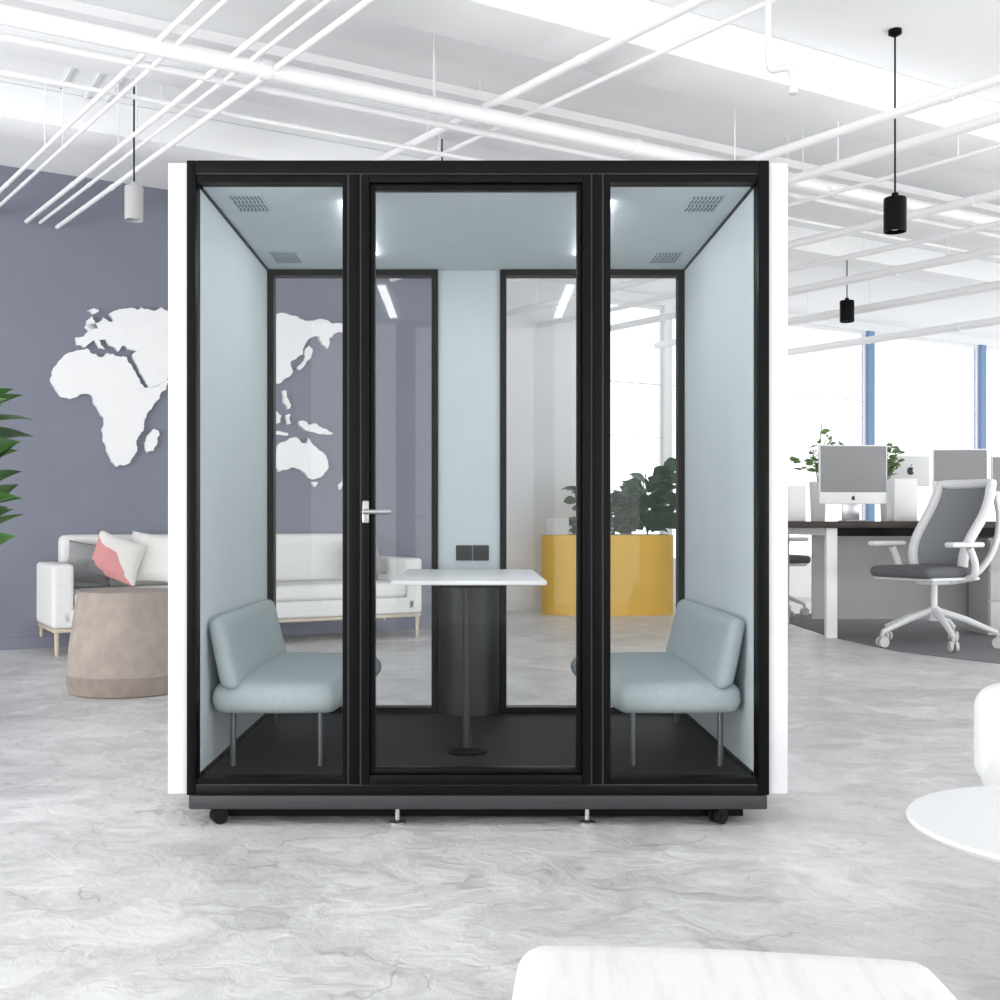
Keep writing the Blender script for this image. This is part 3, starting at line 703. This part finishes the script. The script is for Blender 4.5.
# ---------- office chair (facing -x)
def chair(loc,rot,lab):
    t=thing('office_chair',loc,lab,'chair',rot=rot,group='white task chairs at the desks')
    bm=bmesh.new()
    for k in range(5):
        a=math.radians(20+72*k); e=Vector((0.50*math.cos(a),0.50*math.sin(a),0.13))
        tube(bm,[(0.03*math.cos(a),0.03*math.sin(a),0.30),(0.25*math.cos(a),0.25*math.sin(a),0.235),tuple(e)],[0.035,0.03,0.02],10)
    lathe(bm,[(0,0.22),(0.055,0.22),(0.06,0.31),(0.04,0.34),(0,0.34)],24); mk('star_base',bm,'stool',t)
    for k in range(5):
        a=math.radians(20+72*k); x,y=0.50*math.cos(a),0.50*math.sin(a); bm=bmesh.new()
        for o in(-0.035,0.01): cyl(bm,(x-math.sin(a)*o,y+math.cos(a)*o,0.045),(x-math.sin(a)*(o+0.025),y+math.cos(a)*(o+0.025),0.045),0.045,seg=20)
        cyl(bm,(x,y,0.05),(x,y,0.13),0.014,seg=10); mk('caster',bm,'deskgray2',t)
    bm=bmesh.new(); cyl(bm,(0,0,0.29),(0,0,0.56),0.028); bx(bm,-0.13,0.2,-0.09,0.09,0.53,0.59,0.015); mk('gas_lift',bm,'stool',t)
    bm=bmesh.new(); rcush(bm,-0.46,0.18,-0.31,0.31,0.60,0.69,0.04,0.015); mk('seat',bm,'seatgray',t,label='dark gray padded seat')
    bm=bmesh.new(); rcush(bm,-0.40,0.20,-0.31,0.31,0.575,0.605,0.014); mk('seat_pan',bm,'stool',t)
    def bp(s): return 0.13+0.08*s+0.26*s*s-0.05*math.sin(s*6.28), 0.62+0.79*s
    bm=bmesh.new(); n=14; m=10; g=[]
    for i in range(n+1):
        s=i/n; x,z=bp(s); w=0.24+0.05*math.sin(min(1,s*1.1)*math.pi*0.6)-0.06*max(0,s-0.6); row=[]
        for j in range(m+1):
            b=-1+2*j/m; row.append(bm.verts.new((x-0.06*b*b,b*w,z)))
        g.append(row)
    for i in range(n):
        for j in range(m): bm.faces.new((g[i][j],g[i+1][j],g[i+1][j+1],g[i][j+1]))
    lo=[r[0].co.copy() for r in g]; hi=[r[-1].co.copy() for r in g]; top=[v.co.copy() for v in g[-1]]; bot=[v.co.copy() for v in g[0]]
    bmesh.ops.solidify(bm,geom=bm.faces[:],thickness=0.015)
    mk('backrest',bm,'mesh',t,label='gray mesh backrest')
    bm=bmesh.new(); loop=lo+top[1:]+hi[::-1][1:]+bot[::-1][1:]
    tube(bm,[tuple(p) for p in loop],0.042,10)
    for sg in(-1,1):
        tube(bm,[(0.1,sg*0.08,0.56),(0.30,sg*0.16,0.58),(0.44,sg*0.26,0.80),(0.52,sg*0.27,1.08),(0.50,sg*0.24,1.30)],0.028,10,smooth=2)
    tube(bm,[(0.50,-0.24,1.30),(0.515,0,1.31),(0.50,0.24,1.30)],0.02,8,smooth=1)
    mk('back_frame',bm,'stool',t)
    for sg in(-1,1):
        bm=bmesh.new(); tube(bm,[(0.05,sg*0.2,0.585),(0.03,sg*0.38,0.60),(0.02,sg*0.40,0.72),(-0.06,sg*0.40,0.86)],0.03,10,smooth=2)
        rcush(bm,-0.32,0.08,sg*0.40-0.05,sg*0.40+0.05,0.86,0.905,0.02,n=8); mk('armrest',bm,'stool',t)
    return t
cc=W(934,0,9.8)
c1=chair((cc.x,cc.y,FZ),math.radians(29),'white and gray mesh office chair on casters at the desk')
copy_thing(c1,(W(762,0,13.0).x,9.0,FZ),math.radians(200),'white and gray office chair behind the desk end')
# ---------- near right round table
rt=thing('round_table',(1.46,2.66-4,0),'low round white pedestal table','table')
bm=bmesh.new(); lathe(bm,[(0,0.33),(0.38,0.33),(0.405,0.34),(0.412,0.35),(0.407,0.357),(0,0.357)],96); mk('tabletop',bm,'stool',rt)
bm=bmesh.new(); lathe(bm,[(0,0),(0.15,0),(0.15,0.01),(0.03,0.03),(0.025,0.33),(0,0.33)],40); mk('pedestal',bm,'stool',rt)
lc=thing('lounge_chair',(1.96,-0.55,0),'white rounded lounge chair beside the round table','chair')
bm=bmesh.new(); rcush(bm,-0.30,0.35,-0.26,0.32,0.16,0.36,0.09,0.02); mk('seat',bm,'stool',lc)
bm=bmesh.new(); rcush(bm,-0.31,0.36,0.16,0.34,0.2,0.545,0.085); mk('backrest',bm,'stool',lc)
for x in(-0.2,0.25):
    for y in(-0.2,0.22):
        bm=bmesh.new(); cyl(bm,(x,y,0),(x,y,0.2),0.012,0.018); mk('leg',bm,'steel',lc)
ot=thing('ottoman',(0.365,-2.56,0),'white rounded low ottoman on the concrete floor','ottoman',rot=math.radians(-4))
def fo(p): return Vector((p.x*(1-0.10*(p.y+0.38)),p.y,p.z-0.03*max(0,p.x)))
bm=bmesh.new(); rcush(bm,-0.345,0.36,-0.38,0.37,0.12,0.402,0.05,0.006,fn=fo); mk('cushion',bm,'streak',ot)
for x in(-0.25,0.25):
    for y in(-0.28,0.28):
        bm=bmesh.new(); cyl(bm,(x,y,0),(x,y,0.13),0.014,0.02); mk('leg',bm,'steel',ot)
# ---------- light
sc=bpy.context.scene
w=bpy.data.worlds.new('world'); sc.world=w; w.use_nodes=True
bg=w.node_tree.nodes['Background']; bg.inputs[0].default_value=(1,1,1,1); bg.inputs[1].default_value=1.92
def area(loc,tgt,sx,sy,e,c=(1,1,1)):  # unseen fill lights near the floor, added to brighten the ceiling
    l=bpy.data.lights.new('fill_light','AREA'); l.shape='RECTANGLE'; l.size=sx; l.size_y=sy; l.energy=e; l.color=c
    o=bpy.data.objects.new('fill_light',l); o.location=loc; o.rotation_euler=(Vector(tgt)-Vector(loc)).to_track_quat('-Z','Y').to_euler(); col.objects.link(o)
area((6.2,-5.5,0.4),(1,2,4.1),4,1.5,160)
area((-6.2,-5.5,0.4),(-2,1,4.1),4,1.5,240)
area((9,2.5,0.4),(4,6,4.1),4,1.5,170)
area((-7.5,-1,0.4),(-3,2,4.1),4,1.5,200)
sc.view_settings.view_transform='Standard'; sc.view_settings.look='None'; sc.view_settings.exposure=0.0
cam=bpy.data.cameras.new('camera'); cam.sensor_width=36; cam.lens=36*F/1000; cam.shift_x=0.027; cam.shift_y=0.023; cam.clip_start=0.05
co=bpy.data.objects.new('camera',cam); col.objects.link(co); co.location=(0,-4,CZ); co.rotation_euler=(math.radians(90),0,0); sc.camera=co
